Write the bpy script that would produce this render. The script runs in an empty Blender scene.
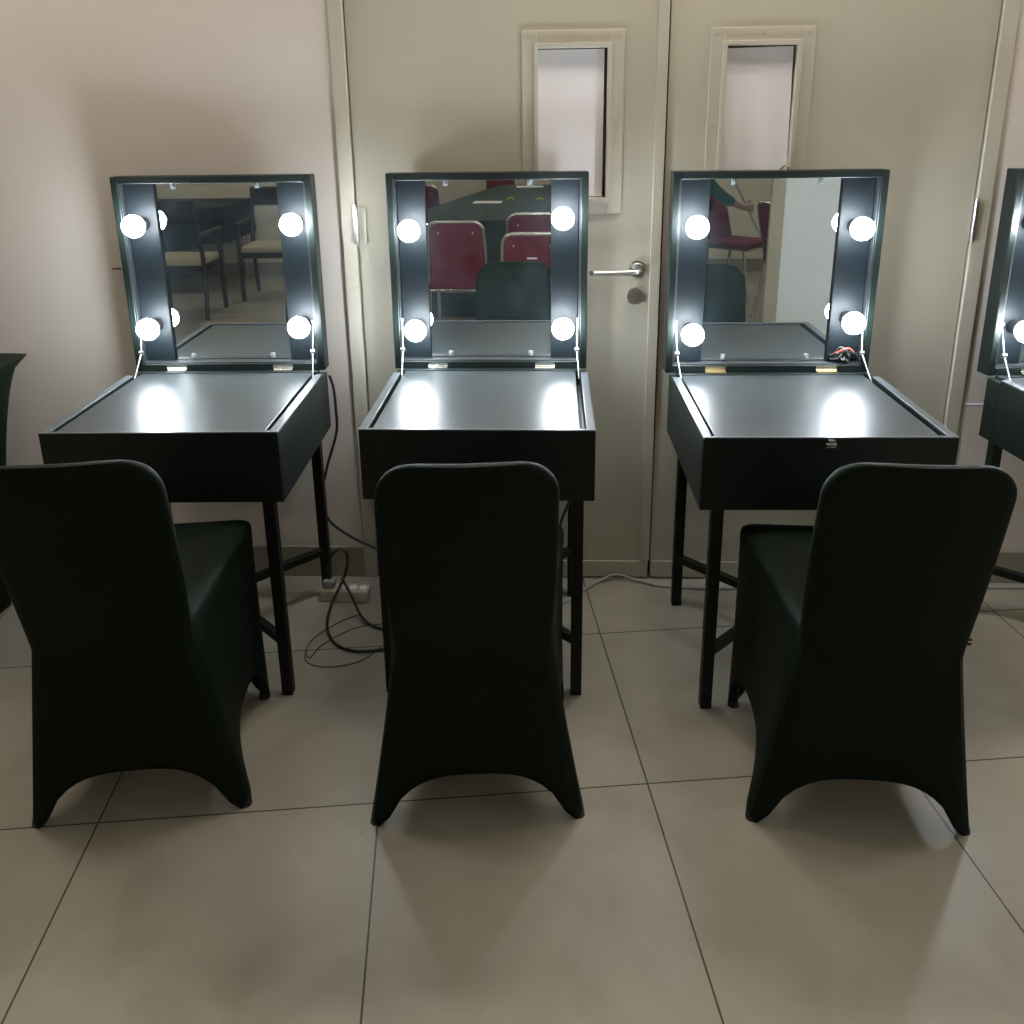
import bpy, bmesh, math, random
from mathutils import Vector, Matrix
random.seed(4)
C = bpy.context.scene.collection
PI = math.pi
R = math.radians

# ---------------------------------------------------------------- materials
def nodes_of(m):
    m.use_nodes = True
    return m.node_tree.nodes, m.node_tree.links

def mat(name, col, rough=.5, metal=0., spec=.5, var=0., vscale=8., bump=0., bscale=200., emit=None, estr=0., rvar=0.,
        trans=0., coat=0., dirt=None, sheen=0.):
    m = bpy.data.materials.new(name)
    n, l = nodes_of(m)
    b = n['Principled BSDF']
    b.inputs['Base Color'].default_value = (*col, 1)
    b.inputs['Roughness'].default_value = rough
    b.inputs['Metallic'].default_value = metal
    b.inputs['Specular IOR Level'].default_value = spec
    b.inputs['Transmission Weight'].default_value = trans
    b.inputs['Coat Weight'].default_value = coat
    if sheen:
        b.inputs['Sheen Weight'].default_value = sheen
        b.inputs['Sheen Roughness'].default_value = .5
    if emit:
        b.inputs['Emission Color'].default_value = (*emit, 1)
        b.inputs['Emission Strength'].default_value = estr
    tc = n.new('ShaderNodeTexCoord')
    if var or rvar or dirt:
        nz = n.new('ShaderNodeTexNoise'); nz.inputs['Scale'].default_value = vscale; nz.inputs['Detail'].default_value = 6
        l.new(tc.outputs['Object'], nz.inputs['Vector'])
        if var:
            mx = n.new('ShaderNodeMix'); mx.data_type = 'RGBA'
            mx.inputs['A'].default_value = (*[c*(1-var) for c in col], 1)
            mx.inputs['B'].default_value = (*[min(1, c*(1+var)) for c in col], 1)
            l.new(nz.outputs['Fac'], mx.inputs['Factor'])
            out = mx.outputs['Result']
            if dirt:
                n2 = n.new('ShaderNodeTexNoise'); n2.inputs['Scale'].default_value = dirt[1]; n2.inputs['Detail'].default_value = 8
                n2.inputs['Roughness'].default_value = .7
                l.new(tc.outputs['Object'], n2.inputs['Vector'])
                cr = n.new('ShaderNodeValToRGB'); cr.color_ramp.elements[0].position = dirt[2]; cr.color_ramp.elements[1].position = dirt[3]
                l.new(n2.outputs['Fac'], cr.inputs['Fac'])
                m2 = n.new('ShaderNodeMix'); m2.data_type = 'RGBA'
                l.new(out, m2.inputs['A']); m2.inputs['B'].default_value = (*dirt[0], 1)
                l.new(cr.outputs['Color'], m2.inputs['Factor'])
                out = m2.outputs['Result']
            l.new(out, b.inputs['Base Color'])
        if rvar:
            mr = n.new('ShaderNodeMapRange')
            mr.inputs['To Min'].default_value = max(0, rough-rvar); mr.inputs['To Max'].default_value = rough+rvar
            l.new(nz.outputs['Fac'], mr.inputs['Value']); l.new(mr.outputs['Result'], b.inputs['Roughness'])
    if bump:
        nb = n.new('ShaderNodeTexNoise'); nb.inputs['Scale'].default_value = bscale; nb.inputs['Detail'].default_value = 4
        l.new(tc.outputs['Object'], nb.inputs['Vector'])
        bp = n.new('ShaderNodeBump'); bp.inputs['Strength'].default_value = bump; bp.inputs['Distance'].default_value = .002
        l.new(nb.outputs['Fac'], bp.inputs['Height']); l.new(bp.outputs['Normal'], b.inputs['Normal'])
    return m

M = {}
M['wall'] = mat('wall_paint', (.605, .548, .492), .75, var=.035, vscale=3, bump=.15, bscale=60, dirt=((.45, .40, .34), 5, .66, .74))
M['wall_white'] = mat('white_wall_paint', (.82, .88, .95), .8, var=.03, vscale=4, bump=.1, bscale=60)
M['rear'] = mat('rear_wall_paint', (.66, .62, .50), .8, var=.03, vscale=3)
M['door'] = mat('door_paint', (.43, .40, .32), .42, var=.04, vscale=3, rvar=.06, bump=.06, bscale=30, dirt=((.36, .31, .23), 7, .66, .78))
M['frame'] = mat('door_frame_paint', (.45, .42, .34), .5, var=.06, vscale=9, dirt=((.36, .32, .24), 14, .62, .74))
M['baseboard'] = mat('baseboard_tile', (.27, .25, .20), .4, var=.12, vscale=6)
M['gap_shade'] = mat('gap_shade', (.02, .018, .015), .9)  # near-black stand-in for the shade in the door gaps
M['paper'] = mat('white_paper', (.86, .82, .84), .85, var=.03, vscale=8)
M['steel'] = mat('brushed_steel', (.62, .62, .62), .28, 1, var=.06, vscale=40)
M['chrome'] = mat('chrome', (.75, .75, .72), .18, 1, var=.04, vscale=30)
M['brass'] = mat('old_brass', (.55, .45, .28), .35, 1, var=.15, vscale=60)
M['vinyl'] = mat('black_leatherette', (.0038, .0080, .0068), .42, spec=.32, var=.1, vscale=30, bump=.35, bscale=420)
M['tray'] = mat('black_tray_vinyl', (.022, .027, .029), .37, spec=.6, var=.2, vscale=12, rvar=.05, bump=.22, bscale=300)
M['rimvinyl'] = mat('black_rim_vinyl', (.055, .062, .066), .33, spec=.7, var=.1, vscale=20, bump=.2, bscale=300)
M['inner'] = mat('black_inner_lining', (.012, .014, .016), .5, var=.1, vscale=20)
M['strip'] = mat('black_bulb_panel', (.003, .006, .008), .5, spec=.22, var=.15, vscale=15)
M['leg'] = mat('black_painted_leg', (.004, .0075, .004), .5, spec=.25, var=.15, vscale=20)
M['spandex'] = mat('black_spandex', (.0017, .0062, .0024), .62, spec=.15, var=.1, vscale=12, bump=.15, bscale=500)
M['cable'] = mat('black_rubber', (.012, .013, .012), .5, var=.1)
M['whitecable'] = mat('white_cable', (.30, .30, .28), .5, var=.05)
M['socket'] = mat('lamp_holder', (.02, .022, .025), .5, var=.05)
M['clip'] = mat('clear_plastic_clip', (.35, .38, .38), .2, trans=.6, var=.02)
M['beige_plastic'] = mat('aged_white_plastic', (.48, .43, .34), .5, var=.08, vscale=20)
M['red'] = mat('red_upholstery', (.14, .010, .022), .75, var=.12, vscale=14, bump=.3, bscale=300)
M['green_cloth'] = mat('dark_green_tablecloth', (.035, .050, .038), .85, var=.1, vscale=8)
M['dark_cloth'] = mat('charcoal_cloth', (.022, .030, .030), .85, var=.25, vscale=6)
M['wood'] = mat('dark_wood', (.030, .028, .022), .5, var=.25, vscale=20)
M['cream'] = mat('cream_upholstery', (.42, .38, .27), .8, var=.08, vscale=12)
M['skin'] = mat('skin', (.42, .25, .17), .55, var=.05, vscale=10)
M['hair'] = mat('black_hair', (.012, .010, .009), .55, var=.2, vscale=60)
M['greenshirt'] = mat('green_shirt', (.012, .075, .045), .85, var=.1, vscale=10)
M['trousers'] = mat('dark_trousers', (.02, .022, .03), .85, var=.1, vscale=10)
M['eye'] = mat('eye_white', (.7, .7, .68), .3, var=.01)
M['lip'] = mat('lip_skin', (.36, .15, .12), .5, var=.03)
M['ceiling'] = mat('ceiling_paint', (.62, .60, .56), .9, var=.02)
M['bulb'] = mat('lit_bulb', (.9, .9, .9), .4, var=0, emit=(.83, .92, 1.0), estr=150)
M['fill_panel'] = mat('added_ceiling_panel', (.9, .9, .9), .5, emit=(1.0, .90, .78), estr=18)  # glowing panel added to light the upper wall
M['fill_panel_rear'] = mat('added_ceiling_panel_rear', (.9, .9, .9), .5, emit=(1.0, .93, .80), estr=12)  # glowing panel added to brighten the room seen in the mirrors
M['stay'] = mat('dull_steel', (.36, .36, .35), .42, 1, var=.1, vscale=30)
M['redwire'] = mat('red_wire', (.35, .05, .03), .4, var=.05)
M['yellow'] = mat('yellow_note', (.55, .55, .08), .8, var=.05)

# mirror
m = bpy.data.materials.new('mirror_glass'); n, l = nodes_of(m)
b = n['Principled BSDF']; b.inputs['Metallic'].default_value = 1
b.inputs['Base Color'].default_value = (.70, .74, .71, 1); b.inputs['Roughness'].default_value = .012
tc = n.new('ShaderNodeTexCoord'); nz = n.new('ShaderNodeTexNoise'); nz.inputs['Scale'].default_value = 9
l.new(tc.outputs['Object'], nz.inputs['Vector'])
mr = n.new('ShaderNodeMapRange'); mr.inputs['To Min'].default_value = .004; mr.inputs['To Max'].default_value = .02
l.new(nz.outputs['Fac'], mr.inputs['Value']); l.new(mr.outputs['Result'], b.inputs['Roughness'])
df = n.new('ShaderNodeBsdfDiffuse'); df.inputs['Color'].default_value = (.55, .75, .95, 1); ms = n.new('ShaderNodeMixShader')  # dust film tinted blue to stand in for the bulbs' veiling glare
n5 = n.new('ShaderNodeTexNoise'); n5.inputs['Scale'].default_value = 14; n5.inputs['Detail'].default_value = 5; l.new(tc.outputs['Object'], n5.inputs['Vector'])
m5 = n.new('ShaderNodeMapRange'); m5.inputs['From Min'].default_value = .3; m5.inputs['From Max'].default_value = .75; m5.inputs['To Min'].default_value = .003; m5.inputs['To Max'].default_value = .013
l.new(n5.outputs['Fac'], m5.inputs['Value']); l.new(m5.outputs['Result'], ms.inputs[0])
l.new(b.outputs[0], ms.inputs[1]); l.new(df.outputs[0], ms.inputs[2]); l.new(ms.outputs[0], n['Material Output'].inputs['Surface'])
M['mirror'] = m

# window glass
m = bpy.data.materials.new('window_glass'); n, l = nodes_of(m)
n.remove(n['Principled BSDF'])
tr = n.new('ShaderNodeBsdfTransparent'); tr.inputs[0].default_value = (1, 1, 1, 1)
gl = n.new('ShaderNodeBsdfGlossy'); gl.inputs['Roughness'].default_value = .05
ms = n.new('ShaderNodeMixShader'); ms.inputs[0].default_value = .04
l.new(tr.outputs[0], ms.inputs[1]); l.new(gl.outputs[0], ms.inputs[2])
l.new(ms.outputs[0], n['Material Output'].inputs['Surface'])
M['glass'] = m

# floor tiles: 63 cm squares laid about 7 degrees off the wall
m = bpy.data.materials.new('floor_tiles'); n, l = nodes_of(m)
b = n['Principled BSDF']; b.inputs['Roughness'].default_value = .38; b.inputs['Specular IOR Level'].default_value = .4
geo = n.new('ShaderNodeNewGeometry')
sub = n.new('ShaderNodeVectorMath'); sub.operation = 'SUBTRACT'; sub.inputs[1].default_value = (.158, -.337, 0)
rot = n.new('ShaderNodeVectorRotate'); rot.rotation_type = 'Z_AXIS'; rot.inputs['Angle'].default_value = -R(7.05)
l.new(geo.outputs['Position'], sub.inputs[0]); l.new(sub.outputs[0], rot.inputs['Vector'])
br = n.new('ShaderNodeTexBrick'); br.offset = 0; br.squash = 1
br.inputs['Scale'].default_value = 1; br.inputs['Brick Width'].default_value = .632; br.inputs['Row Height'].default_value = .630
br.inputs['Mortar Size'].default_value = .0022; br.inputs['Mortar Smooth'].default_value = .1
br.inputs['Color1'].default_value = (.355, .325, .265, 1); br.inputs['Color2'].default_value = (.375, .342, .278, 1)
br.inputs['Mortar'].default_value = (.055, .048, .038, 1)
l.new(rot.outputs[0], br.inputs['Vector'])
n1 = n.new('ShaderNodeTexNoise'); n1.inputs['Scale'].default_value = 3.5; n1.inputs['Detail'].default_value = 7; n1.inputs['Distortion'].default_value = 1.2
l.new(geo.outputs['Position'], n1.inputs['Vector'])
cr = n.new('ShaderNodeValToRGB'); cr.color_ramp.elements[0].position = .3; cr.color_ramp.elements[0].color = (.80, .79, .77, 1)
cr.color_ramp.elements[1].position = .7; cr.color_ramp.elements[1].color = (1, 1, 1, 1)
l.new(n1.outputs['Fac'], cr.inputs['Fac'])
mx = n.new('ShaderNodeMix'); mx.data_type = 'RGBA'; mx.blend_type = 'MULTIPLY'; mx.inputs['Factor'].default_value = 1
l.new(br.outputs['Color'], mx.inputs['A']); l.new(cr.outputs['Color'], mx.inputs['B'])
# small dark scuffs
n2 = n.new('ShaderNodeTexNoise'); n2.inputs['Scale'].default_value = 13; n2.inputs['Detail'].default_value = 3
l.new(geo.outputs['Position'], n2.inputs['Vector'])
c2 = n.new('ShaderNodeValToRGB'); c2.color_ramp.elements[0].position = .74; c2.color_ramp.elements[1].position = .78
l.new(n2.outputs['Fac'], c2.inputs['Fac'])
m2 = n.new('ShaderNodeMix'); m2.data_type = 'RGBA'; m2.inputs['B'].default_value = (.16, .13, .09, 1)
l.new(c2.outputs['Color'], m2.inputs['Factor']); l.new(mx.outputs['Result'], m2.inputs['A'])
l.new(m2.outputs['Result'], b.inputs['Base Color'])
M['floor'] = m

# ---------------------------------------------------------------- helpers
def obj(name, bm, material, parent=None, bevel=0., smooth=True, loc=None, seg=2):
    me = bpy.data.meshes.new(name)
    bmesh.ops.recalc_face_normals(bm, faces=bm.faces)
    bm.to_mesh(me); bm.free()
    me.materials.append(M[material])
    if smooth:
        for p in me.polygons: p.use_smooth = True
    o = bpy.data.objects.new(name, me); C.objects.link(o)
    if parent: o.parent = parent
    if loc: o.location = loc
    if bevel:
        bv = o.modifiers.new('Bevel', 'BEVEL'); bv.width = bevel; bv.segments = seg; bv.limit_method = 'ANGLE'; bv.angle_limit = R(40)
        bv.harden_normals = True
    elif smooth:
        for e in me.edges: pass
        try: me.set_sharp_from_angle(angle=R(40))
        except Exception: pass
    return o

def tag(o, label, cat, group=None):
    o['label'] = label; o['category'] = cat
    if group: o['group'] = group
    return o

def thing(name, label, cat, loc=(0, 0, 0), rz=0., group=None):
    o = bpy.data.objects.new(name, None); C.objects.link(o)
    o.empty_display_size = .1
    o.location = loc; o.rotation_euler = (0, 0, rz)
    return tag(o, label, cat, group)

def box(bm, x0, x1, y0, y1, z0, z1, mtx=None):
    vs = [bm.verts.new((x, y, z)) for x in (x0, x1) for y in (y0, y1) for z in (z0, z1)]
    for f in ((0, 1, 3, 2), (4, 6, 7, 5), (0, 4, 5, 1), (2, 3, 7, 6), (0, 2, 6, 4), (1, 5, 7, 3)):
        bm.faces.new([vs[i] for i in f])
    if mtx: bmesh.ops.transform(bm, matrix=mtx, verts=vs)
    return vs

def boxes(*bs):
    bm = bmesh.new()
    for q in bs: box(bm, *q)
    return bm

def rotm(px, py, ang):
    return Matrix.Translation((px, py, 0)) @ Matrix.Rotation(ang, 4, 'Z') @ Matrix.Translation((-px, -py, 0))

def cyl(bm, p, q, r, r2=None, seg=20, caps=True):
    p, q = Vector(p), Vector(q); d = q-p
    z = d.normalized(); up = Vector((0, 0, 1)) if abs(z.z) < .9 else Vector((1, 0, 0))
    x = z.cross(up).normalized(); y = z.cross(x)
    r2 = r if r2 is None else r2
    a = [bm.verts.new(p+x*r*math.cos(t)+y*r*math.sin(t)) for t in [2*PI*i/seg for i in range(seg)]]
    c = [bm.verts.new(q+x*r2*math.cos(t)+y*r2*math.sin(t)) for t in [2*PI*i/seg for i in range(seg)]]
    for i in range(seg): bm.faces.new((a[i], a[(i+1) % seg], c[(i+1) % seg], c[i]))
    if caps: bm.faces.new(a[::-1]); bm.faces.new(c)

def smooth_path(pts, n=8, closed=False):
    P = [Vector(p) for p in pts]; out = []
    for i in range(len(P)-1):
        p0 = P[max(i-1, 0)]; p1 = P[i]; p2 = P[i+1]; p3 = P[min(i+2, len(P)-1)]
        for k in range(n):
            t = k/n
            out.append(.5*((2*p1)+(p2-p0)*t+(2*p0-5*p1+4*p2-p3)*t*t+(3*p1-p0-3*p2+p3)*t**3))
    out.append(P[-1]); return out

def tube(bm, pts, r, seg=10, n=8, smooth=True):
    P = smooth_path(pts, n) if smooth else [Vector(p) for p in pts]
    t0 = (P[1]-P[0]).normalized()
    x = t0.cross(Vector((0, 0, 1)) if abs(t0.z) < .9 else Vector((1, 0, 0))).normalized()
    prev = None
    for i, p in enumerate(P):
        t = ((P[min(i+1, len(P)-1)]-P[max(i-1, 0)])).normalized()
        x = (x-t*x.dot(t)).normalized(); y = t.cross(x)
        ring = [bm.verts.new(p+x*r*math.cos(2*PI*k/seg)+y*r*math.sin(2*PI*k/seg)) for k in range(seg)]
        if prev:
            for k in range(seg): bm.faces.new((prev[k], prev[(k+1) % seg], ring[(k+1) % seg], ring[k]))
        else: bm.faces.new(ring[::-1])
        prev = ring
    bm.faces.new(prev)

def arc(cx, cz, r, a0, a1, n=6):
    return [(cx+r*math.cos(a0+(a1-a0)*i/n), cz+r*math.sin(a0+(a1-a0)*i/n)) for i in range(n+1)]

def prism(bm, outline, f0, f1):
    """outline: list of 2D; f0,f1 map (a,b)->3D for the two faces"""
    a = [bm.verts.new(f0(*p)) for p in outline]; b = [bm.verts.new(f1(*p)) for p in outline]
    n = len(a)
    for i in range(n): bm.faces.new((a[i], a[(i+1) % n], b[(i+1) % n], b[i]))
    bm.faces.new(a[::-1]); bm.faces.new(b)

def globe(bm, c, r, u=24, v=14):
    mt = Matrix.Translation(c)
    bmesh.ops.create_uvsphere(bm, u_segments=u, v_segments=v, radius=r, matrix=mt)

def struct(o):
    o['kind'] = 'structure'; return o

# ---------------------------------------------------------------- room shell
XL, XR, YR, ZC = -4.3, 3.6, -6.25, 2.95
struct(obj('floor', boxes((XL-.1, XR+.1, -9.2, .6, -.1, 0)), 'floor', smooth=False))
struct(obj('ceiling', boxes((XL-.1, XR+.1, -9.2, .6, ZC, ZC+.1)), 'ceiling', smooth=False))
DL, DR = -.590, 1.262           # door opening
FW = .044
struct(obj('wall_back', boxes((XL, DL-FW, 0, .14, 0, ZC), (DR+FW, XR, 0, .14, 0, ZC), (DL-FW, DR+FW, 0, .14, 2.19, ZC)), 'wall', smooth=False))
struct(obj('wall_left', boxes((XL-.1, XL, YR, .14, 0, ZC)), 'rear', smooth=False))
struct(obj('wall_right', boxes((XR, XR+.1, YR, .14, 0, ZC)), 'rear', smooth=False))
struct(obj('wall_rear_left', boxes((XL-.1, -1.85, YR-.1, YR, 0, ZC)), 'rear', smooth=False))
struct(obj('wall_rear_right', boxes((1.52, XR+.1, YR-.1, YR, 0, ZC)), 'rear', smooth=False))
struct(obj('wall_recess_rear', boxes((-1.85, 1.52, -9.1, -9.0, 0, ZC)), 'rear', smooth=False))
struct(obj('wall_recess_left', boxes((-1.85, -1.75, -9.0, YR, 0, ZC)), 'rear', smooth=False))
struct(obj('wall_recess_right', boxes((1.42, 1.52, -9.0, YR, 0, ZC)), 'rear', smooth=False))
struct(obj('baseboard_rear', boxes((XL, -1.85, YR, YR+.012, 0, .13), (1.52, XR, YR, YR+.012, 0, .13)), 'baseboard', smooth=False))
struct(obj('baseboard_left', boxes((XL, DL-FW-.004, -.009, 0, 0, .113)), 'baseboard', bevel=.002))
struct(obj('baseboard_right', boxes((DR+FW+.004, XR, -.009, 0, 0, .116)), 'baseboard', bevel=.002))
struct(obj('trim_1', boxes((DR+FW+.002, XR, -.002, 0, .628, .633)), 'wall_white', smooth=False))
# door frame: jambs + head, proud of the wall
struct(obj('trim_2', boxes((DL-FW, DL, -.008, .10, 0, 2.15), (DR, DR+FW, -.008, .10, 0, 2.15), (DL-FW, DR+FW, -.008, .10, 2.15, 2.19)), 'frame', bevel=.003))
# rough plaster edge beside the frame
bm = bmesh.new()
for xs, s in ((DL-FW, -1), (DR+FW, 1)):
    z = 0.12
    while z < 2.15:
        h = random.uniform(.03, .09); w_ = random.uniform(.002, .007)
        box(bm, min(xs, xs+s*w_), max(xs, xs+s*w_), -.0025, 0, z, z+h); z += h
struct(obj('trim_3', bm, 'frame', bevel=.0015))
struct(obj('wall_corridor', boxes((DL-.4, DR+.4, .55, .6, 0, 2.3)), 'gap_shade', smooth=False))  # coloured near-black for the shade behind the door

def door_leaf(name, x0, x1, wx, hinge_x, zw):
    """leaf with a rectangular vision window wx=(x0,x1), zw=(z0,z1)"""
    a, b_ = wx; z0, z1 = zw; Y0, Y1 = .004, .046
    o = struct(obj(name, boxes((x0, a, Y0, Y1, .008, 2.145), (b_, x1, Y0, Y1, .008, 2.145), (a, b_, Y0, Y1, .008, z0), (a, b_, Y0, Y1, z1, 2.145)), 'door', smooth=False))
    fw = .045; bm = bmesh.new()
    # mitred bead: outer thin flange and raised inner lip
    box(bm, a-fw, a, -.002, Y0, z0-fw, z1+fw); box(bm, b_, b_+fw, -.002, Y0, z0-fw, z1+fw)
    box(bm, a, b_, -.002, Y0, z0-fw, z0); box(bm, a, b_, -.002, Y0, z1, z1+fw)
    box(bm, a-.010, a+.003, -.009, .02, z0-.010, z1+.010); box(bm, b_-.003, b_+.010, -.009, .02, z0-.010, z1+.010)
    box(bm, a, b_, -.009, .02, z0-.010, z0+.003); box(bm, a, b_, -.009, .02, z1-.003, z1+.010)
    f = obj('vision_frame', bm, 'frame', o, bevel=.0015)
    for sx in (a-fw*.62, (a+b_)/2, b_+fw*.62):
        for sz in (z0-fw*.62, (z0+z1)/2, z1+fw*.62):
            if abs(sx-(a+b_)/2) < .01 and abs(sz-(z0+z1)/2) < .01: continue
            bm = bmesh.new(); cyl(bm, (sx, -.0035, sz), (sx, -.001, sz), .0035, seg=10)
            obj('screw', bm, 'brass', f)
    obj('glass_pane', boxes((a, b_, .012, .0135, z0, z1)), 'glass', o, smooth=False)
    # hinge
    for hz in (1.206, .32, 1.92):
        bm = bmesh.new()
        for k in range(5):
            cyl(bm, (hinge_x, -.011, hz-.055+k*.0222), (hinge_x, -.011, hz-.055+k*.0222+.0205), .0075, seg=14)
        cyl(bm, (hinge_x, -.011, hz-.06), (hinge_x, -.011, hz+.062), .005, seg=12)
        h = obj('hinge', bm, 'steel', o)
        s = -1 if hinge_x < 0 else 1
        hb = obj('hinge_leaf', boxes((hinge_x, hinge_x+.030, (-.001 if s < 0 else -.0095), Y0+.001, hz-.055, hz+.055)), 'frame', h)
    obj('door_sweep', boxes((x0+.003, x1-.003, -.003, Y0, .006, .066)), 'door', o, bevel=.002)
    return o

d1 = door_leaf('door_1', DL+.004, .338, (-.034, .172), DL+.001, (1.280, 1.708))
d2 = door_leaf('door_2', .346, DR-.004, (.505, .709), DR-.001, (1.262, 1.708))
obj('paper_sheet', boxes((-.0335, .160, .015, .0165, 1.285, 1.702)), 'paper', d1, smooth=False)
bm = bmesh.new(); vs = box(bm, .507, .702, .015, .0165, 1.27, 1.700); bmesh.ops.rotate(bm, cent=(.6, .027, 1.5), matrix=Matrix.Rotation(R(-1.1), 3, 'Y'), verts=vs)
obj('paper_sheet', bm, 'paper', d2, smooth=False)
obj('astragal', boxes((.310, .341, -.006, .004, .07, 2.14)), 'door', d1, bevel=.002)
obj('rebate_shade', boxes((.3405, .3462, .012, .04, .008, 2.14)), 'gap_shade', d1, smooth=False)  # near-black strip put in for the shade between the leaves
# lever handle with rose, and keyhole escutcheon
bm = bmesh.new(); cyl(bm, (.271, .004, 1.066), (.271, -.006, 1.066), .027, seg=32); cyl(bm, (.271, -.006, 1.066), (.271, -.010, 1.066), .020, .017, seg=32)
rose = obj('handle_rose', bm, 'steel', d1)
bm = bmesh.new(); tube(bm, [(.273, -.008, 1.066), (.273, -.040, 1.066), (.268, -.052, 1.0655), (.255, -.056, 1.065), (.20, -.057, 1.063), (.15, -.057, 1.062), (.138, -.056, 1.062), (.132, -.050, 1.062), (.131, -.042, 1.062)], .0088, seg=16)
obj('lever_handle', bm, 'steel', d1)
bm = bmesh.new(); cyl(bm, (.268, .004, .982), (.268, -.006, .982), .026, seg=32)
esc = obj('lock_escutcheon', bm, 'steel', d1)
bm = bmesh.new(); cyl(bm, (.268, -.006, .987), (.268, -.0085, .987), .0085, seg=20); box(bm, .2645, .2715, -.0083, -.006, .966, .987)
obj('key_cylinder', bm, 'brass', esc)

# partition with painted jamb on the far right behind the camera (seen in a mirror)
struct(obj('wall_partition', boxes((1.585, XR, -3.32, -3.2, 0, ZC)), 'wall_white', smooth=False))
struct(obj('trim_4', boxes((1.500, 1.585, -3.225, -3.188, 0, ZC)), 'frame', bevel=.003))

tag(obj('nail', (lambda bm: (cyl(bm, (-1.352, 0, 1.077), (-1.352, -.012, 1.077), .0022, seg=8), cyl(bm, (-1.367, -.012, 1.0765), (-1.338, -.012, 1.0775), .0022, seg=8), bm)[2])(bmesh.new()), 'cable'),
    'small dark hook screwed in the bare wall beside a lit mirror', 'hook')

# ---------------------------------------------------------------- added ceiling lights
for i, (x, y) in enumerate(((-1.9, -.46), (.3, -.46), (2.4, -.46), (-2.6, -5.0), (0, -5.2), (2.4, -5.2), (0, -7.6))):  # panels added: front row brightens upper wall, rear rows the mirrored room
    t = thing('added_ceiling_light', 'unseen ceiling light panel added to brighten the wall and the mirrored room', 'light', (x, y, ZC), 0, 'added ceiling lights')
    fr = bmesh.new()
    for q in ((-.62, .62, -.17, -.15, -.04, 0), (-.62, .62, .15, .17, -.04, 0), (-.62, -.6, -.15, .15, -.04, 0), (.6, .62, -.15, .15, -.04, 0)): box(fr, *q)
    obj('light_frame', fr, 'steel', t, bevel=.003)
    obj('diffuser', boxes((-.6, .6, -.15, .15, -.03, -.012)), 'fill_panel' if i < 3 else 'fill_panel_rear', t, smooth=False)

# ---------------------------------------------------------------- make-up tables
W, D, HB, HT, HL, LD = .588, .567, .188, .775, .589, .055

def bulb(parent, u, v, z):
    vb = D+.026
    bm = bmesh.new(); cyl(bm, (u, vb, z), (u, v+.02, z), .021, .019, seg=24)
    obj('bulb_socket', bm, 'socket', parent)
    bm = bmesh.new(); globe(bm, (0, 0, 0), .0325)
    obj('light_bulb', bm, 'bulb', parent, loc=(u, v, z))

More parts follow.
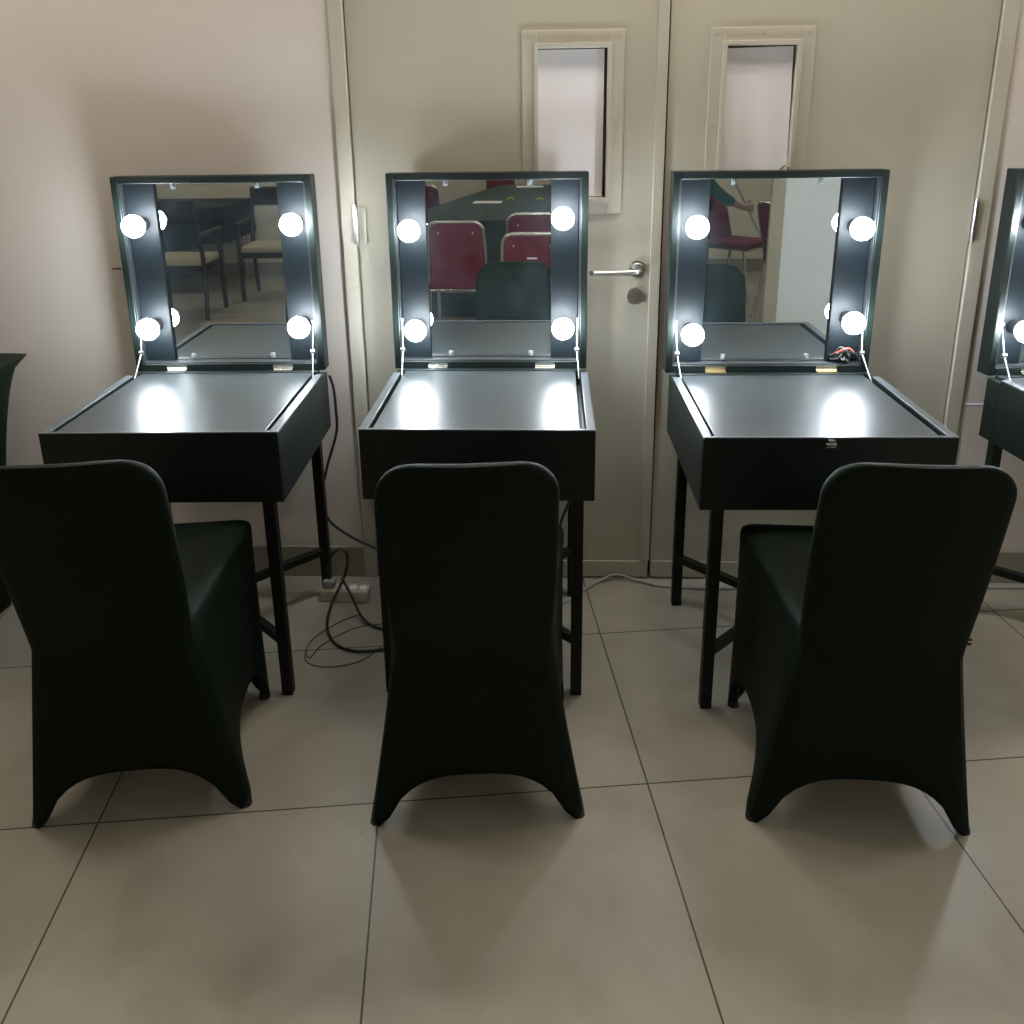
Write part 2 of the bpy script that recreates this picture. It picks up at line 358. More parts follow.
def makeup_table(label, x, y, a, bulbs, WC=.588, WL=.588, sh=0., ul=-.184, ur=.184, wires=False, latch=False, cable_side=None, hinge='chrome', group=None):
    t = thing('makeup_table', label, 'makeup table', (x, y, 0), a, group)
    h = WC/2
    # case: side, front and back walls and bottom
    zb = HT-HB
    case = boxes((-h, -h+.022, .012, D-.06, zb, HT), (h-.022, h, .012, D-.06, zb, HT),
                 (-h, -h+.022, D-.06, D, zb, HT-.008), (h-.022, h, D-.06, D, zb, HT-.008),
                 (-h, h, 0, .012, zb, HT), (-h+.022, h-.022, D-.022, D-.0005, zb, HT-.001), (-h+.022, h-.022, .012, D-.022, zb, zb+.012))
    # one closed shell instead of abutting boxes looks the same; bevel rounds the wrapped leatherette edges
    c = obj('case', case, 'vinyl', t, bevel=.0025)
    # padded rim strips
    rim = boxes((-h+.0005, -h+.0225, .0005, D-.062, HT, HT+.003), (h-.0225, h-.0005, .0005, D-.062, HT, HT+.003), (-h+.0225, h-.0225, .0005, .0125, HT, HT+.003))
    obj('rim', rim, 'rimvinyl', t, bevel=.0012)
    obj('tray', boxes((-h+.031, h-.037, .017, D-.028, HT-.02, HT-.002)), 'tray', t, bevel=.003, seg=3)
    obj('inner_floor', boxes((-h+.022, h-.022, .012, D-.022, HT-.06, HT-.05)), 'inner', t, smooth=False)
    # legs and crossed stretchers
    lx = W/2-.040
    for sx in (-1, 1):
        for ly in (.028, D-.028):
            obj('leg', boxes((sx*lx-.015, sx*lx+.015, ly-.015, ly+.015, 0, zb)), 'leg', t, bevel=.002)
    for s in (-1, 1):
        bm = bmesh.new()
        p = Vector((-s*lx, .028, .165)); q = Vector((s*lx, D-.028, .165)); dd = q-p; ang = math.atan2(dd.y, dd.x); L = dd.length
        vs = box(bm, .012, L-.012, -.011, .011, -.012+(.001 if s > 0 else -.001), .012+(.001 if s > 0 else -.001))
        bmesh.ops.transform(bm, matrix=Matrix.Translation(p) @ Matrix.Rotation(ang, 4, 'Z'), verts=vs)
        obj('cross_stretcher', bm, 'leg', t, bevel=.002)
    # lid
    h = WL/2
    z0, z1 = HT-.0035, HT+HL; tw = .0215; y0, y1 = D, D+LD
    lid = boxes((-h, -h+tw, y0, y1, z0, z1), (h-tw, h, y0, y1, z0, z1), (-h+tw, h-tw, y0, y1, z0, z0+.0245), (-h+tw, h-tw, y0, y1, z1-tw, z1), (-h+tw, h-tw, y1-.013, y1, z0+.0245, z1-tw))
    ld = obj('lid', lid, 'vinyl', t, bevel=.003)
    zi0, zi1 = z0+.0245, z1-tw
    obj('mirror', boxes((-.21, .21, y0+.038, y0+.0415, zi0+.006, zi1-.002)), 'mirror', ld, smooth=False)
    ld.location.x = sh
    # thin reveal line inside the frame
    obj('lid_lining', boxes((-h+tw, -h+tw+.004, y0+.004, y0+.040, zi0, zi1), (h-tw-.004, h-tw, y0+.004, y0+.040, zi0, zi1), (-h+tw, h-tw, y0+.004, y0+.040, zi0, zi0+.004)), 'inner', ld, bevel=.001)
    for a_, b_ in ((-(h-tw-.006), ul-sh), (ur-sh, h-tw-.006)):
        obj('bulb_panel', boxes((a_, b_, y0+.026, y0+.038, zi0+.005, zi1-.001)), 'strip', ld, bevel=.0015)
    for u, z in bulbs: bulb(ld, u-sh, D-.040, HT+z)
    for cu in (-.125, .125):
        for cz, s in ((zi0+.016, 1), (zi1-.010, -1)):
            bm = boxes((cu-.007, cu+.007, y0+.033, y0+.038, cz-.008, cz+.008)); cyl(bm, (cu, y0+.033, cz), (cu, y0+.029, cz), .004, seg=12)
            obj('mirror_clip', bm, 'clip', ld, bevel=.001)
    for hu in (-.165, .165):
        bm = boxes((hu-.030, hu+.030, D-.020, D+.001, HT+.0, HT+.0045)); cyl(bm, (hu-.03, D-.001, HT+.005), (hu+.03, D-.001, HT+.005), .0038, seg=12)
        box(bm, hu-.03, hu+.03, D-.0035, D+.0005, HT+.006, HT+.017)
        obj('lid_hinge', bm, hinge, t)
    # folding stays
    for s in (-1, 1):
        top = Vector((sh+s*(h-tw-.006), D+.012, HT+.150)); jn = Vector((sh+s*(h-tw-.009), D-.016, HT+.062)); bt = Vector((s*(WC/2-.027), D-.075, HT-.012))
        bm = bmesh.new(); cyl(bm, top, jn, .0022, seg=8); cyl(bm, jn, bt, .0020, seg=8)
        cyl(bm, jn-Vector((.006, 0, 0)), jn+Vector((.006, 0, 0)), .0065, seg=12); cyl(bm, top-Vector((.005, 0, 0)), top+Vector((.005, 0, 0)), .006, seg=12)
        obj('lid_stay', bm, 'stay', t)
    if latch:
        bm = boxes((-.012, .012, -.006, 0, HT-.022, HT-.009)); box(bm, -.008, .008, -.010, 0, HT-.008, HT-.001); cyl(bm, (-.012, -.004, HT-.013), (.012, -.004, HT-.013), .004, seg=10)
        obj('case_latch', bm, 'chrome', t)
        bm = boxes((-.012, .012, D+.012, D+.03, z1-.001, z1+.003)); tube(bm, [(-.010, D+.015, z1+.003), (-.008, D+.008, z1+.010), (0, D+.004, z1+.013), (.008, D+.008, z1+.010), (.010, D+.015, z1+.003)], .0028, seg=8)
        obj('lid_clasp', bm, 'brass', t)
    if wires:
        bm = bmesh.new()
        for k in range(6):
            r_ = random.Random(k)
            u0 = .185+r_.uniform(0, .03)
            pts = [(u0, D+.018, zi0+.012+r_.uniform(0, .02))]
            for j in range(1, 6): pts.append((u0+j*.012, D+.012+r_.uniform(-.014, .01), zi0+.018+r_.uniform(-.008, .032)))
            tube(bm, pts, .0032, seg=8)
        obj('wire_bundle', bm, 'cable', ld)
        bm = bmesh.new(); tube(bm, [(.205, D+.006, zi0+.035), (.222, D, zi0+.047), (.240, D, zi0+.050), (.255, D+.004, zi0+.038)], .0028, seg=8)
        obj('red_wire', bm, 'redwire', ld)
    return t

makeup_table('black makeup table with lit mirror standing left of the door frame', -.972, -.6772, .0275,
             ((-.225, .450), (.237, .450), (-.224, .141), (.234, .143)), WC=.600, WL=.590, ul=-.180, ur=.185)
makeup_table('black makeup table with lit mirror showing red chairs, beside the door handle', -.1792, -.65, -.0038,
             ((-.232, .427), (.218, .460), (-.226, .127), (.220, .133)), WC=.591, WL=.594, sh=-.004, ul=-.190, ur=.183)
makeup_table('black makeup table with brass hinges and front latch, mirror showing white wall', .6737, -.6953, .013,
             ((-.247, .438), (.215, .430), (-.245, .125), (.219, .158)), WC=.606, WL=.606, sh=-.012, ul=-.204, ur=.172, wires=True, latch=True, hinge='brass')
makeup_table('black makeup table cut off by the right picture edge, beside the door frame', 1.650, -.690, .12,
             ((-.225, .440), (.22, .44), (-.222, .139), (.22, .14)))

# ---------------------------------------------------------------- spandex covered chairs
def rrect_ring(w0, w1, d0, d1, z, n=14, cr=.035):
    """closed ring: back edge at v=d0 width w0, front edge at v=d1 width w1. returns list of (u,v,z,side,s)"""
    P = []
    cs = [(-w0/2, d0), (w0/2, d0), (w1/2, d1), (-w1/2, d1)]
    for k in range(4):
        a, b_ = Vector(cs[k]), Vector(cs[(k+1) % 4])
        for i in range(n):
            s = i/n; p = a.lerp(b_, s)
            P.append((p.x, p.y, k, s))
    return P

def soften(pts, w0, d0, w1, d1):
    return pts

def skirt_mesh(hs=.478, wt=.325, wf=.490, wff=.46, wsf=.465, dp=.43, hf=.515):
    bm = bmesh.new(); n = 22; rows = 14; rings = []
    cen = Vector((0, dp/2))
    for r in range(rows+1):
        t = r/rows     # 0 top, 1 hem
        ring = []
        P = rrect_ring(1, 1, 0, 1, 0, n)
        for (_, _, k, s) in P:
            cs_t = [(-wt/2, 0), (wt/2, 0), (wsf/2, dp), (-wsf/2, dp)]
            cs_b = [(-wf/2, 0), (wf/2, 0), (wff/2, dp), (-wff/2, dp)]
            at, bt = Vector(cs_t[k]), Vector(cs_t[(k+1) % 4]); ab, bb = Vector(cs_b[k]), Vector(cs_b[(k+1) % 4])
            # hem arch
            s2 = min(max((s-.085)/.83, 0), 1); e = abs(2*s2-1)
            hem = (.135 if k in (0, 2) else .15)*(max(0, 1-e**3.2))**.55
            hv = hs+(hf-hs)*[0, s, 1, 1-s][k]
            z = hv+(hem-hv)*t
            tt = (hv-z)/hv
            p = at.lerp(bt, s).lerp(ab.lerp(bb, s), tt)
            # corner rounding and inward pull of the stretched cloth
            pull = [.004, .020, .020, .020][k]*math.sin(PI*s)*math.sin(PI*min(tt, 1))**.8
            nrm = [Vector((0, 1)), Vector((-1, 0)), Vector((0, -1)), Vector((1, 0))][k]
            p += nrm*pull
            dc = min(s, 1-s)
            if dc < .08: p = p.lerp(cen, .035*(1-dc/.08)**2)
            if k == 0: p.y -= .012*(1-tt)*(1-dc*0)
            ring.append(bm.verts.new((p.x, p.y, z)))
        rings.append(ring)
    N = len(rings[0])
    for a, b_ in zip(rings, rings[1:]):
        for i in range(N): bm.faces.new((a[i], a[(i+1) % N], b_[(i+1) % N], b_[i]))
    # seat top: shrinking rings slightly domed
    prev = rings[0]
    for j, (f, dz) in enumerate(((.985, .010), (.95, .018), (.80, .024), (.5, .027), (.2, .028))):
        ring = []
        for v in rings[0]:
            p = cen.lerp(Vector((v.co.x, v.co.y)), f)
            ring.append(bm.verts.new((p.x, p.y, hs+(v.co.z-hs)+dz)))
        for i in range(N): bm.faces.new((prev[i], prev[(i+1) % N], ring[(i+1) % N], ring[i]))
        prev = ring
    bm.faces.new(prev)
    return bm

def back_mesh(z0=.42, z1=.912, lean=.099, hs=.478, wb=.324, wm=.358, wt=.345, rc=.075, th=.040):
    """padded back rest under the cloth, leaning away from the seat"""
    bm = bmesh.new(); H = z1-z0; rows = []
    nz = 26
    for i in range(nz+1):
        z = z0+H*(1-(1-i/nz)**1.0)
        # half width
        q = (z-z0)/H
        hw = (wb*(1-q)+wt*q)/2+.006*math.sin(PI*q)
        if z > z1-rc:
            k = (z-(z1-rc))/rc; k = min(k, 1)
            hw = hw-rc+rc*math.sqrt(max(0, 1-k*k))
        rows.append((z, hw))
    # denser near the top
    rows = []
    zs = [z0+(z1-rc-z0)*i/16 for i in range(17)]+[z1-rc+rc*math.sin(PI/2*i/12) for i in range(1, 13)]
    for z in zs:
        q = (z-z0)/H; hw = (wb*(1-q)+wt*q)/2+.006*math.sin(PI*q)
        if z > z1-rc:
            k = min((z-(z1-rc))/rc, 1); hw = hw-rc+rc*math.sqrt(max(0, 1-k*k))
        rows.append((z, hw))
    def vback(z): return -lean*max(0, (z-hs+.02)/(z1-hs+.02))**1.1 if z > hs-.02 else 0
    prev = None; nu = 24
    for z, hw in rows:
        ring = []
        edge = min(1, (z1-z)/.02) if z > z1-.02 else 1
        tk = th*(.35+.65*math.sqrt(max(0, edge)))
        for k in range(nu*2):
            ang = 2*PI*k/(nu*2)
            # super-ellipse section
            cu, su = math.cos(ang), math.sin(ang)
            u = math.copysign(abs(cu)**.55, cu)*hw if False else math.copysign(abs(cu)**.30, cu)*hw
            v = math.copysign(abs(su)**.75, su)*tk/2
            v -= .008*math.cos(PI/2*max(-1, min(1, u/max(hw, .01))))   # slight outward belly at the back
            ring.append(bm.verts.new((u, vback(z)+tk*.5+v-.010, z)))
        if prev:
            n = len(ring)
            for i in range(n): bm.faces.new((prev[i], prev[(i+1) % n], ring[(i+1) % n], ring[i]))
        else: bm.faces.new(ring[::-1])
        prev = ring
    bm.faces.new(prev)
    return bm

def spandex_chair(label, x, y, a, bolt=False, group=None):
    t = thing('covered_chair', label, 'chair', (x, y, 0), a, group)
    obj('backrest_cover', back_mesh(), 'spandex', t)
    s = obj('seat_cover', skirt_mesh(), 'spandex', t)
    sd = s.modifiers.new('Solidify', 'SOLIDIFY'); sd.thickness = .003; sd.offset = -1
    for sx in (-1, 1):
        for v, lv, fw_ in ((.018, .03, .228), (.412, .40, .213)):
            bm = bmesh.new(); cyl(bm, (sx*fw_, v, .006), (sx*(.150 if v < .1 else .19), lv, .44), .011, seg=14)
            lg = obj('leg', bm, 'leg', t)
            bm = bmesh.new(); cyl(bm, (sx*fw_, v, 0), (sx*fw_, v, .014), .015, .012, seg=16)
            obj('foot_cap', bm, 'cable', lg)
    if bolt:
        bm = bmesh.new()
        for dz in (0, .010): cyl(bm, (.140, .0, .484+dz), (.170, -.004, .486+dz), .0028, seg=8)
        obj('frame_bolt', bm, 'leg', t)
    return t

spandex_chair('black spandex covered chair at the table left of the door frame', -.925, -1.105, .160)
spandex_chair('black spandex covered chair at the table in front of the door handle leaf', -.158, -1.095, .075)
spandex_chair('black spandex covered chair with protruding bolts at the table with the front latch',  .686, -1.09, -.055, bolt=True)

# ---------------------------------------------------------------- spandex covered table at the left edge
def covered_table():
    t = thing('covered_table', 'black stretch cloth covered table at the left picture edge against the wall', 'table', (-2.20, -.40, 0), 0)
    w, d, h, = .60, .27, .835
    bm = bmesh.new(); n = 16; rows = 22; rings = []
    for r in range(rows+1):
        tt = r/rows; z = h*(1-tt)
        ring = []
        for k in range(4):
            cs = [(-w, -d), (w, -d), (w, d), (-w, d)]
            for i in range(n):
                s = i/n; p = Vector(cs[k]).lerp(Vector(cs[(k+1) % 4]), s)
                # waist: legs stand inside the top, cloth curves in and out again
                f = Vector((1-.170*tt**.5/w, 1-.06*tt**.5/d))
                p = Vector((p.x*f.x, p.y*f.y))
                pull = .02*math.sin(PI*s)*math.sin(PI*tt)
                p += [Vector((0, 1)), Vector((-1, 0)), Vector((0, -1)), Vector((1, 0))][k]*pull
                dc = min(s, 1-s)
                if dc < .06: p = p*(1-.02*(1-dc/.06)**2)
                ring.append(bm.verts.new((p.x, p.y, z)))
        rings.append(ring)
    N = len(rings[0])
    for a, b_ in zip(rings, rings[1:]):
        for i in range(N): bm.faces.new((a[i], a[(i+1) % N], b_[(i+1) % N], b_[i]))
    bm.faces.new(rings[0])
    o = obj('stretch_cover', bm, 'spandex', t)
    obj('tabletop', boxes((-w+.03, w-.03, -d+.03, d-.03, h-.03, h-.006)), 'leg', t)
    for sx in (-1, 1):
        for sy in (-1, 1):
            bm = bmesh.new(); cyl(bm, (sx*(w-.20), sy*(d-.09), 0), (sx*(w-.20), sy*(d-.09), h-.03), .014, seg=12)
            obj('leg', bm, 'leg', t)
covered_table()

# ---------------------------------------------------------------- cables and power strip
t = thing('power_strip', 'beige power strip with white plug lying on the floor beside the door frame', 'power strip', (-.680, -.150, 0), R(-3))
obj('strip_body', boxes((-.070, .090, -.028, .028, 0, .042)), 'beige_plastic', t, bevel=.006, seg=3)
bm = boxes((-.060, -.022, -.018, .018, .0425, .070)); pl = obj('plug', bm, 'whitecable', t, bevel=.006, seg=3)
for k in range(3):
    bm = bmesh.new(); cyl(bm, (.005+.033*k, 0, .042), (.005+.033*k, 0, .0432), .013, seg=20)
    so = obj('socket_outlet', bm, 'paper', t)
def cable(name, pts, r, m, label, cat='cable'):
    bm = bmesh.new(); tube(bm, pts, r, seg=10, n=10); return tag(obj(name, bm, m), label, cat)
cable('power_cable', [(-.690, -.070, .745), (-.682, -.062, .70), (-.680, -.06, .63), (-.684, -.06, .55), (-.722, -.07, .43), (-.745, -.075, .325), (-.728, -.075, .25), (-.672, -.08, .20), (-.588, -.085, .156), (-.48, -.10, .13), (-.44, -.11, .18)], .0045, 'cable',
      'black cable hanging off the back of the table left of the door frame')
cable('plug_lead', [(-.721, -.148, .070), (-.722, -.148, .115), (-.705, -.15, .160), (-.676, -.14, .175), (-.655, -.15, .150), (-.668, -.165, .085), (-.700, -.22, .02), (-.688, -.33, .0065), (-.640, -.42, .006), (-.570, -.455, .006), (-.47, -.44, .006)], .0045, 'cable',
      'looped black lead rising from the beige power strip')
cable('coiled_lead', [(-.668, -.19, .098), (-.63, -.23, .055), (-.585, -.29, .015), (-.53, -.33, .006), (-.44, -.35, .006)], .0045, 'cable',
      'short black lead crossing the floor tiles behind the centre chair')
cable('door_cable', [(-.577, -.05, .50), (-.575, -.045, .40), (-.572, -.045, .28), (-.572, -.045, .15), (-.56, -.05, .03), (-.53, -.12, .006), (-.48, -.2, .006)], .0038, 'cable',
      'thin black cable hanging straight down beside the left door frame')
cable('table_lead', [(.045, -.14, .60), (.062, -.15, .52), (.075, -.15, .44), (.066, -.15, .36), (.04, -.16, .29), (.02, -.18, .2), (-.02, -.2, .08), (-.1, -.2, .006)], .0045, 'cable',
      'black lead hanging under the middle table beside its right rear leg')
bm = bmesh.new()
tube(bm, [(-.60, -.25, .003), (-.66, -.30, .003), (-.72, -.40, .003), (-.71, -.50, .003), (-.64, -.53, .003), (-.55, -.50, .003), (-.50, -.42, .003)], .0013, seg=6)
tube(bm, [(-.50, -.30, .003), (-.60, -.33, .004), (-.68, -.42, .003), (-.70, -.49, .006), (-.72, -.46, .003)], .0013, seg=6)
tag(obj('thin_wire', bm, 'cable'), 'thin dark wire curled on the floor tiles in front of the power strip', 'wire')
cable('white_cable', [(-.05, -.20, .005), (.05, -.17, .005), (.122, -.085, .005), (.175, -.035, .009), (.228, -.016, .022), (.30, -.03, .010), (.374, -.058, .005), (.47, -.07, .005), (.572, -.073, .005), (.70, -.06, .005), (.85, -.05, .005), (1.05, -.04, .005), (1.22, -.05, .005), (1.35, -.055, .005), (1.55, -.045, .005), (1.8, -.05, .005)], .0042, 'whitecable',
      'white cable running along the floor at the foot of the door')

# ---------------------------------------------------------------- furniture seen in the mirrors
def red_chair(label, x, y, a, group=None, tilt=.10, h=.89, tagged=False):
    """front of the seat faces +v"""
    t = thing('banquet_chair', label, 'chair', (x, y, 0), a, group)
    wb, wt = .18, .165
    f = lambda z: -.18-tilt*max(0, (z-.45))/.45
    # upholstered back
    out = [(-wb, .47), (wb, .47)]+[(px, pz) for px, pz in arc(wt-.055, h-.068, .055, 0, PI/2)]+[(px, pz) for px, pz in arc(-wt+.055, h-.068, .055, PI/2, PI)]
    bm = bmesh.new(); prism(bm, out, lambda u, z: (u, f(z)-.014, z), lambda u, z: (u, f(z)+.022, z))
    bk = obj('backrest', bm, 'red', t, bevel=.008, seg=3)
    for s in (-1, 1):
        bm = bmesh.new(); cyl(bm, (s*.11, f(h-.07)-.013, h-.07), (s*.11, f(h-.07)-.018, h-.07), .006, seg=10)
        obj('button', bm, 'brass', bk)
    if tagged:
        obj('metal_tag', boxes((-.03, .03, f(.70)-.019, f(.70)-.012, .695, .703)), 'paper', bk)
    pts = [(-wb-.012, f(.3)+.0, .30), (-wb-.012, f(.47), .47)]+[(-(wt+.012)+.065-.065*math.cos(q), f(h-.06), h-.065+.065*math.sin(q)) for q in (0, PI/12, PI/6, PI/4, PI/3, PI*5/12, PI/2)]
    pts += [(-p[0], p[1], p[2]) for p in pts[::-1]]
    pts = [(p[0], f(p[2]), p[2]) for p in pts]
    bm = bmesh.new(); tube(bm, pts, .0115, seg=12, n=4)
    obj('back_frame', bm, 'chrome', t)
    bm = boxes((-.20, .20, -.20, .22, .445, .495)); obj('seat', bm, 'red', t, bevel=.018, seg=4)
    bm = boxes((-.19, .19, -.19, .21, .425, .447)); obj('seat_frame', bm, 'chrome', t, bevel=.006)
    for s in (-1, 1):
        bm = bmesh.new(); tube(bm, [(s*.192, .16, .43), (s*.195, .19, .25), (s*.20, .23, 0)], .011, seg=10, n=4); obj('leg', bm, 'chrome', t)
        bm = bmesh.new(); tube(bm, [(s*.192, f(.30), .43), (s*.195, -.20, .25), (s*.20, -.25, 0)], .011, seg=10, n=4); obj('leg', bm, 'chrome', t)
    return t

# the backs of these face the mirror (+y), seats toward the long table
red_chair('red chair with dull back, left of two at the near end of the green table', -.600, -3.17, PI+.03)
red_chair('red chair, right of two at the near end of the green table', -.125, -3.45, PI-.03, h=.905)
red_chair('bright red chrome framed chair pulled out nearest to the camera', -.115, -2.90, PI+.02, h=.845, tagged=True)
red_chair('red chair along the left side of the green table, nearer one', -1.375, -5.30, PI)
red_chair('red chair along the left side of the green table, further one', -1.300, -6.20, PI)
red_chair('red chair at the far end of the green table', -.66, -8.20, 0)
red_chair('red chair standing side on near the rear wall beside the person', 1.745, -5.0, -PI/2+.75)
red_chair('red chair half hidden behind the white partition', 1.97, -4.02, -PI/2-.22)

# long dark green table, turned about ten degrees
t = thing('long_table', 'long table under a dark green cloth behind the camera', 'table', (-1.27, -4.15, 0), 0)
def shear(bm):
    for vv in bm.verts: vv.co.x += -vv.co.y*.18
    return bm
obj('tabletop', shear(boxes((0, 1.62, -3.6, 0, .735, .75))), 'wood', t)
# cloth lies on the table with a hanging skirt
bm = bmesh.new()
def cloth(bm, x0, x1, y0, y1, zt, zb, amp=.012, seg=60):
    per = []
    L = [(x0, y0, x1, y0), (x1, y0, x1, y1), (x1, y1, x0, y1), (x0, y1, x0, y0)]
    nrm = [(0, -1), (1, 0), (0, 1), (-1, 0)]
    rows = []
    for r in range(7):
        tt = r/6; z = zt+(zb-zt)*tt; ring = []
        for (ax, ay, bx, by), nn in zip(L, nrm):
            ln = math.hypot(bx-ax, by-ay)
            for i in range(seg):
                s = i/seg; o_ = amp*tt*(1+math.sin(s*ln*38+ax)*.9)+.003
                ring.append(bm.verts.new((ax+(bx-ax)*s+nn[0]*o_, ay+(by-ay)*s+nn[1]*o_, z)))
        rows.append(ring)
    N = len(rows[0])
    for a, b_ in zip(rows, rows[1:]):
        for i in range(N): bm.faces.new((a[i], a[(i+1) % N], b_[(i+1) % N], b_[i]))
    bm.faces.new(rows[0])
cloth(bm, 0, 1.62, -3.6, 0, .755, .02)
shear(bm)
cl = obj('tablecloth', bm, 'green_cloth'); cl.location = (-1.27, -4.15, 0)
tag(cl, 'dark green cloth draped over the long table behind the camera', 'tablecloth')
for sx in (.06, 1.56):
    for sy in (-.06, -1.8, -3.54):
        bm = bmesh.new(); cyl(bm, (sx-sy*.18, sy, 0), (sx-sy*.18, sy, .735), .018, seg=12); obj('leg', bm, 'chrome', t)
pl_ = 'papers on the green table'
for i, (x, y, w_, d_, a, lab) in enumerate(((-.61, -5.62, .26, .19, .05, 'white paper sheet on the green table near its left edge'),
                                     (-.27, -7.45, .30, .21, -.1, 'white paper sheet at the far end of the green table'))):
    o = obj('paper_sheet', boxes((-w_/2, w_/2, -d_/2, d_/2, 0, .003)), 'paper', smooth=False); o.location = (x, y, .7555); o.rotation_euler = (0, 0, a)
    tag(o, lab, 'paper', pl_)
for i, (x, y, lab) in enumerate(((-.41, -5.85, 'small yellow wrapper on the green table beside the near paper'), (-.13, -5.76, 'small yellow wrapper on the green table right of the other wrapper'))):
    bm = bmesh.new(); tube(bm, [(-.035, 0, .006), (-.012, .006, .016), (.012, 0, .018), (.035, -.004, .006)], .007, seg=8)
    o = obj('wrapper', bm, 'yellow'); o.location = (x, y, .757); tag(o, lab, 'wrapper', 'wrappers on the green table')

# charcoal draped table in the rear left corner
t = thing('draped_table', 'table under a charcoal cloth in the rear left corner', 'table', (-3.10, -5.74, 0), 0)
obj('tabletop', boxes((-.68, .50, -.45, .45, .75, .775)), 'wood', t)
for sx in (-.6, .42):
    for sy in (-.38, .38):
        bm = bmesh.new(); cyl(bm, (sx, sy, 0), (sx, sy, .75), .018, seg=10); obj('leg', bm, 'chrome', t)
bm = bmesh.new(); cloth(bm, -.68, .50, -.45, .45, .779, .46, seg=30)
cl = obj('tablecloth', bm, 'dark_cloth'); cl.location = (-3.10, -5.74, 0)
tag(cl, 'charcoal cloth hanging over the table in the rear left corner', 'tablecloth')

def wood_chair(label, x, y, a, group=None, solid=False):
    t = thing('wooden_armchair', label, 'chair', (x, y, 0), a, group)
    obj('seat', boxes((-.225, .225, -.21, .22, .42, .475)), 'cream', t, bevel=.015, seg=3)
    obj('seat_frame', boxes((-.23, .23, -.215, .225, .375, .42)), 'wood', t, bevel=.004)
    for sx in (-1, 1):
        bm = bmesh.new(); vs = box(bm, sx*.235-.017, sx*.235+.017, .20, .235, 0, .66); obj('leg', bm, 'wood', t, bevel=.004)
        bm = bmesh.new(); tube(bm, [(sx*.235, -.27, 0), (sx*.235, -.22, .40), (sx*.23, -.25, .65), (sx*.23, -.32, .93)], .018, seg=8, n=4); obj('leg', bm, 'wood', t)
        bm = bmesh.new(); vs = box(bm, sx*.24-.022, sx*.24+.022, -.27, .25, .655, .68); obj('armrest', bm, 'wood', t, bevel=.006)
    bm = bmesh.new(); vs = box(bm, -.245, .245, -.335, -.305, .775, .94); obj('back_rail', bm, 'wood', t, bevel=.01)
    if solid:
        bm = bmesh.new(); vs = box(bm, -.225, .225, -.29, -.255, .56, .775); obj('back_panel', bm, 'dark_cloth', t, bevel=.01)
    return t
g = 'wooden armchairs in the rear left corner'
for (x, y, a, lab, sol) in ((-2.71, -4.47, PI, 'wooden armchair with solid dark back, nearest to the mirrors', True),
                       (-2.15, -5.13, 0, 'wooden armchair with open back near the rear wall', False)):
    wood_chair(lab, x, y, a, g, sol)

# ---------------------------------------------------------------- person holding a pole (seen in the right mirror)
def skin_obj(name, verts, edges, radii, material, parent=None, sub=2, root=0):
    me = bpy.data.meshes.new(name); me.from_pydata(verts, edges, []); me.materials.append(M[material])
    o = bpy.data.objects.new(name, me); C.objects.link(o)
    if parent: o.parent = parent
    sk = o.modifiers.new('Skin', 'SKIN'); sk.use_smooth_shade = True
    for i, r_ in enumerate(radii):
        d_ = me.skin_vertices[0].data[i]; d_.radius = (r_, r_) if not isinstance(r_, tuple) else r_
        d_.use_root = (i == root)
    ss = o.modifiers.new('Subsurf', 'SUBSURF'); ss.levels = sub; ss.render_levels = sub
    return o

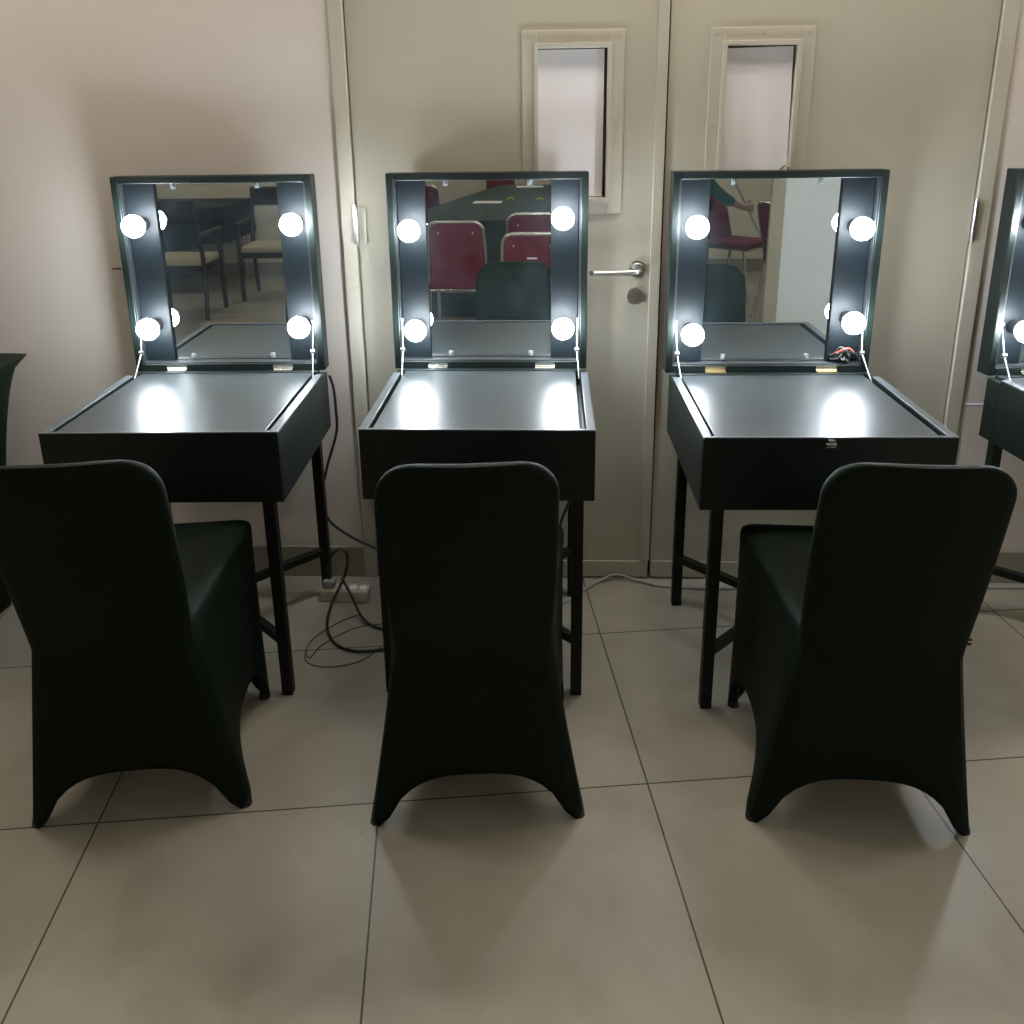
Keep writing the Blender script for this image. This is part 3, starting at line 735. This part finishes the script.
def person():
    # local frame: x = facing direction (towards world +x), y = person's left
    t = thing('person', 'person in long sleeved green top and dark trousers holding a thin pole', 'person', (1.225, -4.42, -.02), 0)
    V, E, Rr = [], [], []
    def v(x, y, z, r, par=None):
        V.append((x, y, z)); Rr.append(r)
        if par is not None: E.append((par, len(V)-1))
        return len(V)-1
    pel = v(0, 0, .92, (.125, .10)); w1 = v(0, 0, 1.08, (.105, .085), pel); ch = v(.01, 0, 1.26, (.13, .095), w1)
    sh = v(0, 0, 1.36, (.10, .07), ch); nk = v(.01, 0, 1.43, .05, sh); nk2 = v(.02, 0, 1.48, .05, nk)
    h1 = v(.03, 0, 1.53, (.072, .08), nk2); h2 = v(.03, 0, 1.59, (.078, .09), h1); h3 = v(.02, 0, 1.65, (.055, .065), h2)
    nose = v(.115, 0, 1.555, .012, h1)
    for s in (-1, 1):
        hp = v(0, s*.085, .86, .085, pel); kn = v(.01, s*.10, .48, .055, hp); an = v(-.01, s*.11, .09, .038, kn); to = v(.13, s*.13, .035, .032, an)
    # right arm hanging (-y side), left arm forward with pole (+y)
    a = v(0, -.17, 1.34, .052, sh); e = v(-.02, -.23, 1.06, .038, a); wr = v(.06, -.22, .83, .026, e)
    pal = v(.08, -.215, .77, (.030, .018), wr)
    for k in range(4):
        f1 = v(.065+.018*k, -.21, .72-.004*abs(k-1.5), .009, pal); f2 = v(.07+.018*k, -.19, .685, .008, f1)
    th = v(.115, -.205, .745, .010, pal)
    a = v(.01, .17, 1.34, .052, sh); e = v(.06, .20, 1.06, .038, a); e2 = v(.20, .16, .93, .033, e); wr = v(.36, .08, .855, .025, e2)
    pal = v(.405, .055, .842, (.026, .030), wr)
    for k in range(4):      # fingers curl around the pole
        z = .868-.017*k
        f1 = v(.450, .060, z, .009, pal); f2 = v(.468, .036, z-.002, .0085, f1); f3 = v(.452, .016, z-.003, .0075, f2)
    t1 = v(.425, .022, .880, .010, pal); t2 = v(.455, .012, .893, .009, t1)
    body = skin_obj('body', V, E, Rr, 'skin', t)
    # top
    V2, E2, R2 = [], [], []
    def u(x, y, z, r, par=None):
        V2.append((x, y, z)); R2.append(r)
        if par is not None: E2.append((par, len(V2)-1))
        return len(V2)-1
    p0 = u(0, 0, .86, (.155, .125)); p1 = u(0, 0, 1.08, (.13, .11), p0); p2 = u(.01, 0, 1.26, (.15, .115), p1); p3 = u(0, 0, 1.37, (.11, .085), p2)
    a = u(0, -.18, 1.34, .066, p3); b_ = u(-.02, -.235, 1.06, .054, a); u(.045, -.225, .88, .043, b_)
    a = u(.01, .18, 1.34, .066, p3); b_ = u(.06, .205, 1.06, .054, a); c_ = u(.18, .17, .945, .050, b_); u(.30, .11, .882, .042, c_)
    skin_obj('shirt', V2, E2, R2, 'greenshirt', t)
    V2, E2, R2 = [], [], []
    p0 = u(0, 0, .93, (.135, .11))
    for s in (-1, 1):
        hp = u(0, s*.088, .84, .10, p0); kn = u(.01, s*.10, .48, .068, hp); u(-.01, s*.11, .10, .056, kn)
    skin_obj('trousers', V2, E2, R2, 'trousers', t)
    bm = bmesh.new(); bmesh.ops.create_uvsphere(bm, u_segments=24, v_segments=16, radius=1)
    for vv in bm.verts:
        x, y, z = vv.co
        k = 1.0
        if x > .25 and z < .45: k = .80
        if z < -.35 and x > -.2: k = .75
        vv.co = (x*.098*k+.018, y*.092*k, z*.115*k+1.60)
    obj('hair', bm, 'hair', t)
    for s in (-1, 1):
        bm = bmesh.new(); globe(bm, (.098, s*.030, 1.578), .012, 12, 8); obj('eye', bm, 'eye', t)
        bm = bmesh.new(); globe(bm, (.02, s*.086, 1.56), .022, 12, 8); obj('ear', bm, 'skin', t)
    bm = bmesh.new(); tube(bm, [(.100, -.022, 1.512), (.108, 0, 1.511), (.100, .022, 1.512)], .006, seg=8); obj('mouth', bm, 'lip', t)
person()
bm = bmesh.new(); cyl(bm, (1.46, -4.400, 1.18), (2.07, -4.340, .03), .0105, seg=12)
p_ = thing('floor_mop', 'thin metal pole leaning in the hand of the person', 'mop', (2.07, -4.34, 0), 0)
o = obj('pole', bm, 'steel', p_); o.location = (-2.07, 4.34, 0)
bm = bmesh.new(); vs = box(bm, -.10, .10, -.035, .035, 0, .05); o = obj('mop_head', bm, 'dark_cloth', p_, bevel=.01)

# ---------------------------------------------------------------- world, camera, colour
w = bpy.data.worlds.new('World'); bpy.context.scene.world = w; w.use_nodes = True
w.node_tree.nodes['Background'].inputs[0].default_value = (.9, .85, .8, 1); w.node_tree.nodes['Background'].inputs[1].default_value = .0

cam = bpy.data.cameras.new('Camera'); co = bpy.data.objects.new('Camera', cam); C.objects.link(co)
cam.sensor_width = 36; cam.lens = 30.563; cam.shift_y = -.12688; cam.clip_start = .02
F = Vector((-.04215134, .95531086, -.29258232)); Rt = Vector((.99911099, .04051128, -.01166511)); U = Vector((-.00070908, .29281391, .95616918))
m4 = Matrix((Rt, U, -F)).transposed().to_4x4(); m4.translation = (0, -2.66864, 1.52)
co.matrix_world = m4
bpy.context.scene.camera = co
vs_ = bpy.context.scene.view_settings
vs_.view_transform = 'Standard'; vs_.look = 'None'; vs_.gamma = 1; vs_.use_curve_mapping = False
vs_.exposure = 0
